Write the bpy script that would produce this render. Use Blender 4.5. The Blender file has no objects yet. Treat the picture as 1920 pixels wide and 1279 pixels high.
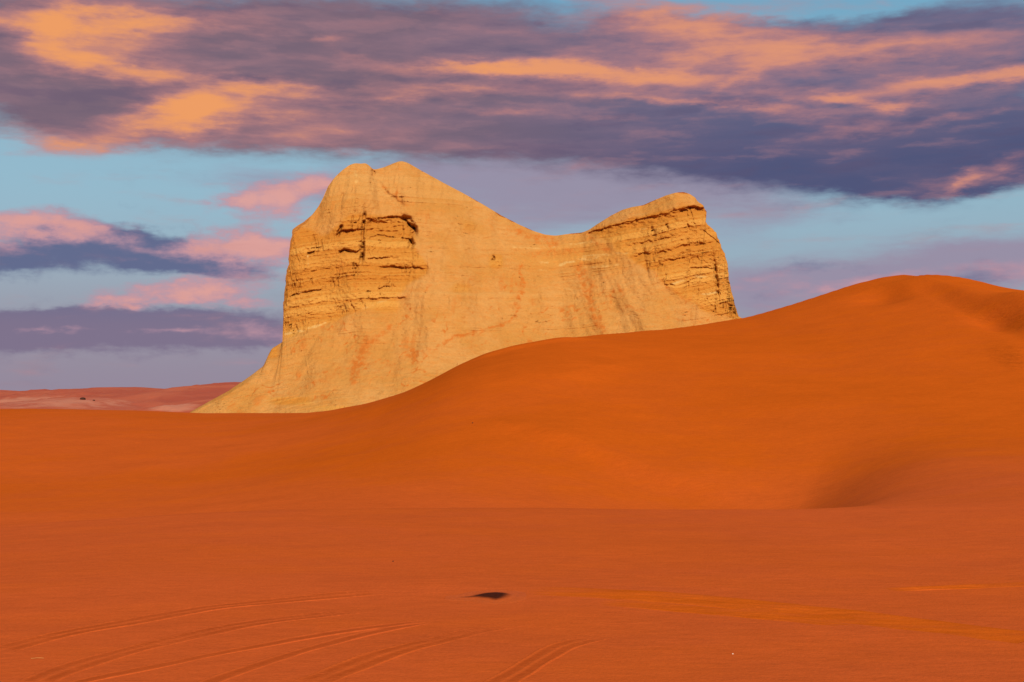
import bpy, math, random
import numpy as np

random.seed(7)
rng = np.random.default_rng(11)
SC = bpy.context.scene
COL = SC.collection
R = math.radians

# ------------------------------------------------------------------ camera
W, H = 1920.0, 1279.0
FPX = 2667.0                                  # focal length in photo pixels (50 mm on 36 mm)
HZ = 760.0                                    # photo row of the true horizon
EYE = 4.0
PITCH = math.atan((HZ - H / 2) / FPX)
cam_d = bpy.data.cameras.new('camera')
cam_d.lens = 36.0 * FPX / W
cam_d.sensor_width = 36.0
cam_d.clip_start = 0.1
cam_d.clip_end = 60000
cam = bpy.data.objects.new('camera', cam_d)
COL.objects.link(cam)
cam.location = (0, 0, EYE)
cam.rotation_euler = (R(90) + PITCH, 0, 0)
SC.camera = cam
CP, SP = math.cos(PITCH), math.sin(PITCH)


def ray(px, py):
    a = (np.asarray(px, float) - W / 2) / FPX
    b = (H / 2 - np.asarray(py, float)) / FPX
    return a, CP - b * SP, SP + b * CP        # x, y, z


def at(px, py, Y):
    """world point at depth Y seen in the photo at px, py"""
    x, y, z = ray(px, py)
    s = Y / y
    return x * s, y * s, EYE + z * s


def proj(x, y, z):
    zz = z - EYE
    f = y * CP + zz * SP
    u = -y * SP + zz * CP
    return W / 2 + FPX * x / f, H / 2 - FPX * u / f


# ------------------------------------------------------------------ light and exposure
SUN_EL, SUN_AZ = 33.0, 18.0                   # elevation; degrees to the right of straight behind the camera
sun_d = bpy.data.lights.new('sun', 'SUN')
sun_d.energy = 5.0
sun_d.angle = R(0.53)
sun_d.color = (1.0, 0.82, 0.60)
sun = bpy.data.objects.new('sun', sun_d)
COL.objects.link(sun)
sun.rotation_euler = (R(90 - SUN_EL), 0, R(SUN_AZ))
sun.location = (30, -60, 60)
SC.view_settings.view_transform = 'Standard'
SC.view_settings.look = 'None'
SC.view_settings.gamma = 1.0
SC.view_settings.exposure = 0.0
SC.view_settings.use_curve_mapping = False
SC.render.engine = 'CYCLES'
SC.cycles.max_bounces = 6
SC.cycles.diffuse_bounces = 2


def lin(r, g, b):
    def f(c):
        c /= 255.0
        return c / 12.92 if c <= 0.04045 else ((c + 0.055) / 1.055) ** 2.4
    return (f(r), f(g), f(b))


# ------------------------------------------------------------------ node helper
class NT:
    def __init__(self, tree):
        self.t = tree
        tree.nodes.clear()

    def new(self, kind, **kw):
        n = self.t.nodes.new(kind)
        for k, v in kw.items():
            setattr(n, k, v)
        return n

    def put(self, sock, v):
        if isinstance(v, bpy.types.NodeSocket):
            self.t.links.new(v, sock)
        elif v is not None:
            if isinstance(v, (tuple, list)) and len(v) == 3 and sock.type == 'RGBA':
                v = (*v, 1.0)
            sock.default_value = v

    def m(self, op, a, b=None, c=None, clamp=False):
        n = self.new('ShaderNodeMath', operation=op)
        n.use_clamp = clamp
        for i, v in enumerate((a, b, c)):
            self.put(n.inputs[i], v)
        return n.outputs[0]

    def vm(self, op, a, b=None, c=None):
        n = self.new('ShaderNodeVectorMath', operation=op)
        for i, v in enumerate((a, b, c)):
            if v is not None:
                self.put(n.inputs[i], v)
        return n.outputs['Value'] if op in ('DOT_PRODUCT', 'LENGTH') else n.outputs[0]

    def noise(self, vec, scale, detail=4.0, rough=0.5, dist=0.0, color=False):
        n = self.new('ShaderNodeTexNoise', noise_dimensions='3D')
        self.put(n.inputs['Vector'], vec)
        n.inputs['Scale'].default_value = scale
        n.inputs['Detail'].default_value = detail
        n.inputs['Roughness'].default_value = rough
        n.inputs['Distortion'].default_value = dist
        return n.outputs[1 if color else 0]

    def smooth(self, v, lo, hi, a=0.0, b=1.0):
        n = self.new('ShaderNodeMapRange', interpolation_type='SMOOTHSTEP')
        for i, x in enumerate((v, lo, hi, a, b)):
            self.put(n.inputs[i], x)
        return n.outputs[0]

    def mix(self, f, a, b, blend='MIX'):
        n = self.new('ShaderNodeMix', data_type='RGBA', blend_type=blend)
        n.clamp_factor = True
        self.put(n.inputs[0], f)
        self.put(n.inputs[6], a)
        self.put(n.inputs[7], b)
        return n.outputs[2]

    def xyz(self, x, y, z):
        n = self.new('ShaderNodeCombineXYZ')
        for i, v in enumerate((x, y, z)):
            self.put(n.inputs[i], v)
        return n.outputs[0]


# ------------------------------------------------------------------ sky (world)
def build_world():
    w = bpy.data.worlds.new('World')
    SC.world = w
    w.use_nodes = True
    w.cycles.sampling_method = 'MANUAL'
    w.cycles.sample_map_resolution = 256
    t = NT(w.node_tree)
    STR = 0.10
    K = 1.0 / STR
    sky = t.new('ShaderNodeTexSky', sky_type='NISHITA')
    sky.sun_disc = False
    sky.sun_elevation = R(SUN_EL)
    sky.sun_rotation = R(180 - SUN_AZ)
    sky.altitude = 900
    sky.air_density = 1.0
    sky.dust_density = 1.0
    tc = t.new('ShaderNodeTexCoord')
    d = tc.outputs['Generated']
    sep = t.new('ShaderNodeSeparateXYZ')
    t.put(sep.inputs[0], d)
    az = t.m('ARCTAN2', sep.outputs[0], sep.outputs[1])
    el = t.m('ARCSINE', sep.outputs[2])
    U0 = t.m('MULTIPLY', az, 1000.0)          # milliradians
    V0 = t.m('MULTIPLY', el, 1000.0)
    flat = t.vm('MULTIPLY', d, (1.0, 1.0, 3.2))
    flat2 = t.vm('MULTIPLY', d, (1.0, 1.0, 6.0))
    w1 = t.noise(flat, 5.0, 3.0, 0.5, color=True)
    w2 = t.noise(flat, 17.0, 5.0, 0.6, color=True)
    f1 = t.noise(flat2, 10.0, 7.0, 0.6)      # streaky cloud texture
    wsum = t.vm('ADD', t.vm('MULTIPLY', t.vm('SUBTRACT', w1, (.5, .5, .5)), (44, 16, 0)),
                t.vm('MULTIPLY', t.vm('SUBTRACT', w2, (.5, .5, .5)), (46, 14, 0)))
    w3 = t.noise(flat, 70.0, 3.0, 0.6, color=True)
    wsum = t.vm('ADD', wsum, t.vm('MULTIPLY', t.vm('SUBTRACT', w3, (.5, .5, .5)), (22, 7, 0)))
    P = t.vm('ADD', t.xyz(U0, V0, 1.0), wsum)
    f3 = t.noise(t.vm('MULTIPLY', d, (1.0, 1.0, 1.7)), 42.0, 7.0, 0.58)
    f3c = t.m('SUBTRACT', f3, 0.5)
    f4 = t.noise(flat, 26.0, 7.0, 0.6)
    f4c = t.m('SUBTRACT', f4, 0.5)
    # cloud relief: density against density a little further towards the light
    flat3 = t.vm('ADD', t.vm('MULTIPLY', d, (1.0, 1.0, 5.0)), t.vm('MULTIPLY', t.vm('SUBTRACT', w2, (.5, .5, .5)), (.05, .05, .03)))
    e1 = t.noise(flat3, 11.0, 6.0, 0.55)
    e2 = t.noise(t.vm('ADD', flat3, (-0.010, 0.0, 0.024)), 11.0, 6.0, 0.55)
    emb = t.m('SUBTRACT', e1, e2)
    f1c = t.m('SUBTRACT', f1, 0.5)

    def field(blobs):
        acc = None
        for b in blobs:
            px, py, rx, ry = b[:4]
            ang = R(b[4]) if len(b) > 4 else 0.0
            wt = b[5] if len(b) > 5 else 1.0
            x, y, z = ray(px, py)
            u = math.atan2(x, y) * 1000
            v = math.asin(z / math.sqrt(x * x + y * y + z * z)) * 1000
            rx = rx / FPX * 1000
            ry = ry / FPX * 1000
            c, s = math.cos(ang), math.sin(ang)
            p = t.vm('DOT_PRODUCT', P, (c / rx, s / rx, -(u * c + v * s) / rx))
            q = t.vm('DOT_PRODUCT', P, (-s / ry, c / ry, -(-u * s + v * c) / ry))
            r2 = t.m('MULTIPLY_ADD', q, q, t.m('MULTIPLY', p, p))
            e = t.m('POWER', 0.36788, r2)
            acc = t.m('MULTIPLY_ADD', e, wt, acc if acc is not None else 0.0)
        return acc

    def C(r, g, b):
        return tuple(c * K for c in lin(r, g, b))

    # outside the photographed part of the sky the same kind of cloud goes on
    away = t.m('MAXIMUM', t.smooth(t.m('ABSOLUTE', U0), 380, 560), t.smooth(V0, 310, 430))
    up = t.smooth(V0, -20, 60)
    away = t.m('MULTIPLY', away, up)
    g1 = t.noise(t.vm('MULTIPLY', d, (1, 1, 2.6)), 2.3, 5.0, 0.55)
    gen = t.m('MULTIPLY', away, t.smooth(g1, 0.40, 0.62))

    # clear air: blue, greying to lavender at the horizon
    base = t.mix(0.75, sky.outputs[0], C(140, 180, 195))
    hzf = t.smooth(V0, 10, 165, 1.0, 0.0)
    base = t.mix(hzf, base, C(149, 138, 156))
    hi = t.smooth(V0, 190, 330)
    base = t.mix(t.m('MULTIPLY', hi, 0.75), base, C(84, 160, 200))
    col = base

    # thin lavender veil
    veil = field([(1180, 335, 330, 34, -2, .8), (1000, 390, 420, 85, 0, .85), (760, 330, 160, 60, 0, .4), (1450, 400, 120, 45, 0, .35),
                  (1640, 515, 330, 44, 2, 1.0), (1900, 485, 150, 40, 0, .8), (1420, 560, 120, 50, 0, .6),
                  (330, 590, 420, 30, 0, .3), (480, 330, 160, 34, 0, .35)])
    veil = t.m('MULTIPLY_ADD', f1c, 0.9, veil)
    col = t.mix(t.smooth(veil, 0.1, 1.0, 0, .9), col, C(152, 140, 163))

    # low clouds: slate bodies, then pink tops
    lowd = field([(30, 490, 130, 30, 0, 1.1), (250, 468, 150, 36, -6, 1.55), (400, 505, 120, 20, -6, 1.1), (100, 445, 150, 28, -4, .6),
                  (500, 485, 90, 34, 0, .35), (240, 618, 360, 34, 0, 1.2), (60, 640, 120, 20, 0, .6), (60, 600, 160, 18, 0, .6),
                  (450, 630, 110, 28, 0, .7), (1830, 515, 85, 17, 0, .6), (1500, 500, 90, 13, 4, .5),
                  (1450, 548, 70, 14, 0, .35), (250, 588, 200, 12, 0, .5)])
    lowd = t.m('MULTIPLY_ADD', f3c, 1.3, lowd)
    lcol = t.mix(t.smooth(V0, 50, 90), C(127, 115, 140), C(99, 108, 142))
    col = t.mix(t.smooth(lowd, 0.15, 1.0), col, lcol)
    lowp = field([(70, 425, 125, 28, -4, 1.4), (20, 445, 70, 26, 0, .7), (200, 450, 60, 18, -8, .5), (390, 462, 80, 24, 0, 1.1), (490, 480, 110, 40, 0, 1.15), (545, 465, 80, 30, 0, .8),
                  (500, 368, 88, 34, 8, 1.4), (590, 345, 65, 26, 10, 1.05), (570, 402, 60, 18, -10, .6), (440, 380, 55, 15, 0, .7), (300, 480, 60, 12, 0, .35),
                  (345, 543, 130, 16, 2, 1.4), (230, 568, 60, 9, 0, 1.2), (430, 568, 120, 10, -4, 1.2), (420, 552, 80, 12, 0, .6),
                  (470, 618, 90, 20, 0, .55), (90, 616, 90, 8, 0, .6), (290, 616, 120, 7, 0, .5), (520, 640, 50, 24, 0, .45),
                  (1440, 512, 95, 17, 6, .5), (1600, 532, 100, 13, 8, .5), (1690, 520, 120, 14, 6, .42), (1900, 505, 80, 30, 0, .6), (1480, 535, 90, 12, 5, .45),
                  (1010, 425, 90, 10, 0, .35)])
    lowp = t.m('MULTIPLY', lowp, t.m('MULTIPLY_ADD', f3, 1.3, 0.22))
    lowp = t.m('MULTIPLY_ADD', f3c, 0.7, lowp)
    lowp = t.m('MULTIPLY_ADD', emb, 1.5, lowp)
    lp = t.smooth(lowp, 0.15, 1.05)
    pcol = t.mix(t.smooth(lowp, 0.5, 1.6), C(186, 146, 162), C(224, 160, 152))
    col = t.mix(t.m('MULTIPLY', lp, .93), col, pcol)

    # the big dark deck
    deck = field([(150, 150, 330, 95, 0, 1.1), (60, 40, 300, 70, 0, .9), (560, 90, 330, 95, 0, 1.1), (620, 235, 330, 52, -3, 1.05), (900, 70, 260, 90, 0, .8),
                  (250, 235, 240, 34, 0, .6), (1000, 210, 330, 62, 0, 1.0), (1150, 265, 420, 42, -3, .9), (1450, 190, 380, 85, 0, 1.0),
                  (1550, 290, 330, 52, 0, 1.25), (1850, 260, 260, 70, 4, 1.2), (1720, 345, 130, 28, 0, .85), (1880, 318, 120, 26, 10, .7),
                  (1480, 85, 330, 48, -2, .9), (1850, 90, 190, 80, 0, 1.0), (1700, 20, 140, 28, 0, .35), (1250, 60, 130, 55, 0, .7),
                  (1500, 2, 190, 26, 0, -1.3), (1075, 10, 90, 34, 0, -.15), (60, 285, 140, 20, 0, -.35)])
    deck = t.m('MULTIPLY_ADD', f1c, 0.55, deck)
    deck = t.m('MULTIPLY_ADD', f4c, 0.75, deck)
    deck = t.m('ADD', deck, t.m('MULTIPLY', gen, 1.2))
    dm = t.smooth(deck, 0.05, 0.98)
    side = t.smooth(t.m('MULTIPLY_ADD', f1c, 160, U0), -120, 190)
    low = t.smooth(V0, 165, 225)
    dcol = t.mix(side, C(121, 102, 118), t.mix(low, C(80, 86, 122), C(105, 104, 134)))
    dcol = t.mix(t.m('MULTIPLY', t.smooth(f1, 0.38, 0.72, 0, .42), t.smooth(t.m('SUBTRACT', side, low), .2, 1.0, 1.0, .25)), dcol, C(158, 122, 134))
    dcol = t.mix(t.smooth(emb, 0.02, 0.16, 0, .2), dcol, C(166, 128, 138))
    dcol = t.mix(t.smooth(emb, -0.02, -0.16, 0, .3), dcol, C(92, 82, 112))
    col = t.mix(dm, col, dcol)

    # sunlit rims and streaks of the deck
    lit = field([(260, 42, 200, 26, 4, 1.6), (110, 55, 70, 30, 25, 1.3), (220, 80, 130, 20, 0, .55), (225, 130, 120, 26, -4, 1.45), (120, 112, 60, 18, 0, .6),
                 (320, 220, 120, 34, 12, 1.7), (400, 185, 110, 24, 8, .8), (520, 170, 160, 16, -6, .9), (540, 220, 140, 20, 0, .8), (600, 258, 190, 18, 0, .65),
                 (600, 78, 50, 8, 0, .8), (640, 105, 60, 8, -12, .4), (20, 18, 120, 26, 6, .75), (60, 255, 110, 22, -8, .7), (150, 270, 70, 14, 0, .55),
                 (900, 126, 150, 14, 2, 1.25), (1100, 138, 190, 13, -4, 1.25), (1280, 150, 140, 16, -2, .7), (820, 15, 90, 12, -14, .4),
                 (760, 178, 110, 13, 0, .7), (880, 168, 160, 8, -4, .5), (955, 214, 75, 9, 0, .75), (1170, 222, 75, 8, 0, .6), (1300, 192, 190, 7, -6, .85),
                 (1240, 18, 130, 26, -12, .95), (1330, 60, 190, 34, -4, .85), (1400, 110, 190, 22, 0, .75), (1620, 92, 220, 20, -3, .6), (1700, 68, 160, 16, 0, .3),
                 (1600, 190, 130, 9, -6, .85), (1690, 192, 60, 11, 10, .9), (1560, 178, 60, 9, -6, .5), (1800, 150, 150, 13, 5, 1.15), (1900, 135, 60, 18, 4, .7),
                 (1600, 236, 90, 13, 4, .75), (1480, 215, 150, 14, -5, .4), (1800, 215, 130, 8, 8, .5), (1860, 318, 100, 17, 14, .85), (1810, 345, 30, 16, 50, .6),
                 (920, 284, 70, 6, 0, .4), (1400, 150, 60, 12, 30, .5),
                 (1080, 135, 330, 34, -2, .45), (1360, 75, 320, 48, -4, .5), (930, 172, 300, 24, 0, .4), (1600, 165, 330, 40, 2, .4), (480, 195, 260, 44, 0, .35),
                 (200, 85, 260, 62, 0, .3), (1720, 110, 200, 30, -3, .25), (1230, 175, 240, 14, -4, .4), (700, 130, 160, 18, -6, .22)])
    lit = t.m('MULTIPLY', lit, t.m('MULTIPLY_ADD', f1, 0.9, t.m('MULTIPLY_ADD', f4, 0.7, -0.03)))
    lit = t.m('MULTIPLY_ADD', f1c, 0.6, lit)
    lit = t.m('MULTIPLY_ADD', f4c, 0.32, lit)
    lit = t.m('MULTIPLY_ADD', emb, 1.5, lit)
    g2 = t.noise(t.vm('MULTIPLY', d, (1, 1, 6.0)), 4.2, 6.0, 0.6)
    lit = t.m('ADD', lit, t.m('MULTIPLY', gen, t.smooth(g2, 0.48, 0.66)))
    lm = t.smooth(lit, 0.0, 1.25)
    lc = t.mix(t.smooth(lit, 0.5, 1.75), C(190, 130, 130), t.mix(side, C(242, 160, 100), C(228, 152, 116)))
    col = t.mix(t.m('MULTIPLY', lm, 0.95), col, lc)

    bg = t.new('ShaderNodeBackground')
    t.put(bg.inputs[0], col)
    bg.inputs[1].default_value = STR
    out = t.new('ShaderNodeOutputWorld')
    t.put(out.inputs[0], bg.outputs[0])


build_world()

# ------------------------------------------------------------------ numpy noise
_perm = rng.permutation(512)
_perm = np.concatenate([_perm, _perm])
_g2 = rng.normal(size=(512, 2))
_g2 /= np.linalg.norm(_g2, axis=1)[:, None]


def gnoise(x, y):
    """2-D gradient noise, about -0.7 .. 0.7"""
    x = np.asarray(x, float)
    y = np.asarray(y, float)
    xi = np.floor(x).astype(np.int64)
    yi = np.floor(y).astype(np.int64)
    fx, fy = x - xi, y - yi
    u = fx * fx * fx * (fx * (fx * 6 - 15) + 10)
    v = fy * fy * fy * (fy * (fy * 6 - 15) + 10)

    def g(ix, iy, dx, dy):
        k = _perm[(_perm[ix & 511] + iy) & 511]
        return _g2[k, 0] * dx + _g2[k, 1] * dy
    a = g(xi, yi, fx, fy)
    b = g(xi + 1, yi, fx - 1, fy)
    c = g(xi, yi + 1, fx, fy - 1)
    e = g(xi + 1, yi + 1, fx - 1, fy - 1)
    return (a + (b - a) * u) * (1 - v) + (c + (e - c) * u) * v


def fbm(x, y, oct=4, gain=0.5, ridged=False):
    s, a = 0.0, 1.0
    for k in range(oct):
        n = gnoise(x * 2 ** k + 17.3 * k, y * 2 ** k - 9.1 * k)
        s = s + a * ((1 - 2 * np.abs(n)) if ridged else n)
        a *= gain
    return s


def sstep(v, a, b):
    q = np.clip((v - a) / (b - a), 0, 1)
    return q * q * (3 - 2 * q)


def blur1(a, sig, axis):
    n = max(1, int(sig * 3))
    k = np.exp(-0.5 * (np.arange(-n, n + 1) / sig) ** 2)
    k /= k.sum()
    p = [(0, 0)] * a.ndim
    p[axis] = (n, n)
    b = np.pad(a, p, mode='edge')
    out = np.zeros_like(a)
    for i, w in enumerate(k):
        sl = [slice(None)] * a.ndim
        sl[axis] = slice(i, i + a.shape[axis])
        out += w * b[tuple(sl)]
    return out


# ------------------------------------------------------------------ materials
def attr(t, name):
    n = t.new('ShaderNodeAttribute', attribute_name=name)
    return n.outputs['Fac']


def surface(t, col, rough=0.9, bump=None, dist=0.05, strength=1.0, spec=0.15):
    b = t.new('ShaderNodeBsdfPrincipled')
    t.put(b.inputs['Base Color'], col)
    t.put(b.inputs['Roughness'], rough)
    b.inputs['Specular IOR Level'].default_value = spec
    if bump is not None:
        n = t.new('ShaderNodeBump')
        n.inputs['Distance'].default_value = dist
        n.inputs['Strength'].default_value = strength
        t.put(n.inputs['Height'], bump)
        t.put(b.inputs['Normal'], n.outputs[0])
    o = t.new('ShaderNodeOutputMaterial')
    t.put(o.inputs[0], b.outputs[0])
    return b


def newmat(name):
    m = bpy.data.materials.new(name)
    m.use_nodes = True
    return m, NT(m.node_tree)


SAND_A = (0.455, 0.086, 0.0068)                # fresh orange sand
SAND_B = (0.485, 0.090, 0.0215)                 # packed, redder sand


def sand_nodes(t, extra=None):
    tc = t.new('ShaderNodeTexCoord')
    P = tc.outputs['Object']
    n1 = t.noise(P, 0.035, 4, 0.55)
    n2 = t.noise(t.vm('MULTIPLY', P, (0.6, 1.0, 1.0)), 0.35, 5, 0.6)
    n3 = t.noise(P, 14.0, 3, 0.7)
    f = t.smooth(t.m('MULTIPLY_ADD', t.m('SUBTRACT', n2, .5), .45, n1), 0.38, 0.66)
    fresh = attr(t, 'fresh')
    f = t.m('MULTIPLY_ADD', fresh, 0.9, t.m('MULTIPLY', f, 0.35), clamp=True)
    col = t.mix(f, SAND_B, SAND_A)
    col = t.mix(attr(t, 'rut_dark'), col, (0.30, 0.050, 0.0085))  # tyre ruts are coloured darker than the sand around them
    col = t.mix(attr(t, 'loose'), col, (0.56, 0.106, 0.010))
    v = t.m('MULTIPLY_ADD', t.m('SUBTRACT', n3, .5), 0.45, 1.0)
    n5 = t.noise(t.vm('MULTIPLY', P, (0.5, 1, 1)), 3.2, 4, 0.65)
    v = t.m('MULTIPLY_ADD', t.m('SUBTRACT', n2, .5), 0.26, v)
    v = t.m('MULTIPLY_ADD', t.m('SUBTRACT', n5, .5), 0.30, v)
    col = t.mix(1.0, col, t.xyz(v, v, v), 'MULTIPLY')
    return P, col, n2, n3


def sand_material():
    m, t = newmat('sand')
    P, col, n2, n3 = sand_nodes(t)
    # wind ripples and grain
    rip = t.noise(t.vm('MULTIPLY', P, (1.0, 1.8, 1.0)), 1.6, 4, 0.6)
    rough = attr(t, 'slump')
    rot = t.new('ShaderNodeVectorRotate', rotation_type='Z_AXIS')
    t.put(rot.inputs['Vector'], P)
    rot.inputs['Angle'].default_value = R(-32)
    sl = t.noise(t.vm('MULTIPLY', rot.outputs[0], (2.6, 0.35, 0.35)), 0.9, 4, 0.6)
    h = t.m('MULTIPLY_ADD', n3, 0.22, t.m('MULTIPLY', rip, 0.5))
    h = t.m('ADD', h, t.m('MULTIPLY', t.m('MULTIPLY', sl, rough), 3.6))
    surface(t, col, 0.95, h, 0.05, 1.0, 0.0)
    return m


MAT_SAND = sand_material()


def link(name, mesh, mat=None, parent=None, **props):
    o = bpy.data.objects.new(name, mesh)
    COL.objects.link(o)
    if mat:
        mesh.materials.append(mat)
    if parent:
        o.parent = parent
    for k, v in props.items():
        o[k] = v
    return o


def grid_mesh(name, X, Y, Z, attrs=None, facemask=None, normals=None, flip=False):
    """X, Y, Z: 2-D arrays. facemask keeps chosen quads; unused vertices are dropped."""
    r, c = X.shape
    idx = np.arange(r * c).reshape(r, c)
    q = np.stack([idx[:-1, :-1], idx[:-1, 1:], idx[1:, 1:], idx[1:, :-1]], -1)
    if flip:
        q = q[..., ::-1]
    q = q[facemask] if facemask is not None else q.reshape(-1, 4)
    used, inv = np.unique(q, return_inverse=True)
    q = inv.reshape(-1, 4)
    co = np.stack([X, Y, Z], -1).reshape(-1, 3)[used]
    me = bpy.data.meshes.new(name)
    me.vertices.add(len(co))
    me.vertices.foreach_set('co', co.astype(np.float32).ravel())
    me.loops.add(q.size)
    me.loops.foreach_set('vertex_index', q.astype(np.int32).ravel())
    me.polygons.add(len(q))
    me.polygons.foreach_set('loop_start', np.arange(0, q.size, 4, dtype=np.int32))
    me.update(calc_edges=True)
    me.polygons.foreach_set('use_smooth', np.ones(len(q), bool))
    for k, v in (attrs or {}).items():
        a = me.attributes.new(k, 'FLOAT', 'POINT')
        a.data.foreach_set('value', np.broadcast_to(v, X.shape).reshape(-1)[used].astype(np.float32))
    if normals is not None:
        me.normals_split_custom_set_from_vertices(normals.reshape(-1, 3)[used])
    me.update()
    return me


def grid_normals(X, Y, Z, flip=False):
    P = np.stack([X, Y, Z], -1)
    du = np.gradient(P, axis=1)
    dv = np.gradient(P, axis=0)
    n = np.cross(du, dv)
    if flip:
        n = -n
    return n / np.maximum(np.linalg.norm(n, axis=-1, keepdims=True), 1e-9)


# ------------------------------------------------------------------ the sand terrain
def curve(pts, sig):
    """crest line from (photo x, photo y, depth) -> smooth functions y(x), z(x)"""
    p = np.array(pts, float)
    x, y, z = at(p[:, 0], p[:, 1], p[:, 2])
    xs = np.linspace(-400, 400, 4001)
    o = np.argsort(x)
    ys = blur1(np.interp(xs, x[o], y[o]), sig / 0.2, 0)
    zs = blur1(np.interp(xs, x[o], z[o]), sig / 0.2, 0)
    return (lambda q: np.interp(q, xs, ys)), (lambda q: np.interp(q, xs, zs))


c1y, c1z = curve([(-1500, 1035, 46), (-400, 1004, 48), (0, 990, 50), (200, 976, 51), (450, 963, 52), (700, 957, 53), (1000, 956, 54),
                  (1250, 960, 54), (1500, 964, 54), (1600, 960, 54), (1750, 957, 54), (1920, 955, 54), (2600, 950, 54)], 1.4)
c2y, c2z = curve([(-2400, 790, 210), (-900, 772, 196), (-300, 769, 188), (0, 768, 182), (150, 767, 179), (300, 772, 176), (430, 777, 172),
                  (540, 778, 168), (620, 771, 165), (690, 757, 162), (760, 735, 160), (810, 712, 158), (860, 685, 157), (910, 666, 157),
                  (960, 653, 158), (1050, 636, 162), (1130, 627, 168), (1250, 618, 177), (1330, 607, 182), (1400, 595, 185), (1500, 565, 188),
                  (1600, 533, 190), (1650, 521, 190), (1700, 514, 190), (1722, 524, 188), (1750, 536, 186), (1790, 546, 184), (1850, 552, 181),
                  (1920, 551, 180), (2100, 560, 180), (2700, 610, 180), (4000, 700, 180)], 0.6)
c3y, c3z = curve([(-3000, 800, 320), (900, 775, 300), (1300, 660, 262), (1500, 600, 240), (1620, 548, 222), (1700, 517, 203), (1750, 515, 200),
                  (1800, 519, 197), (1850, 532, 194), (1885, 541, 193), (1930, 547, 193), (2100, 560, 194), (2700, 620, 225), (4000, 720, 230)], 1.2)
TX = np.linspace(-400, 400, 1601)
TO = -0.8 + 2.7 * sstep(TX, 6, 28)


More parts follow.
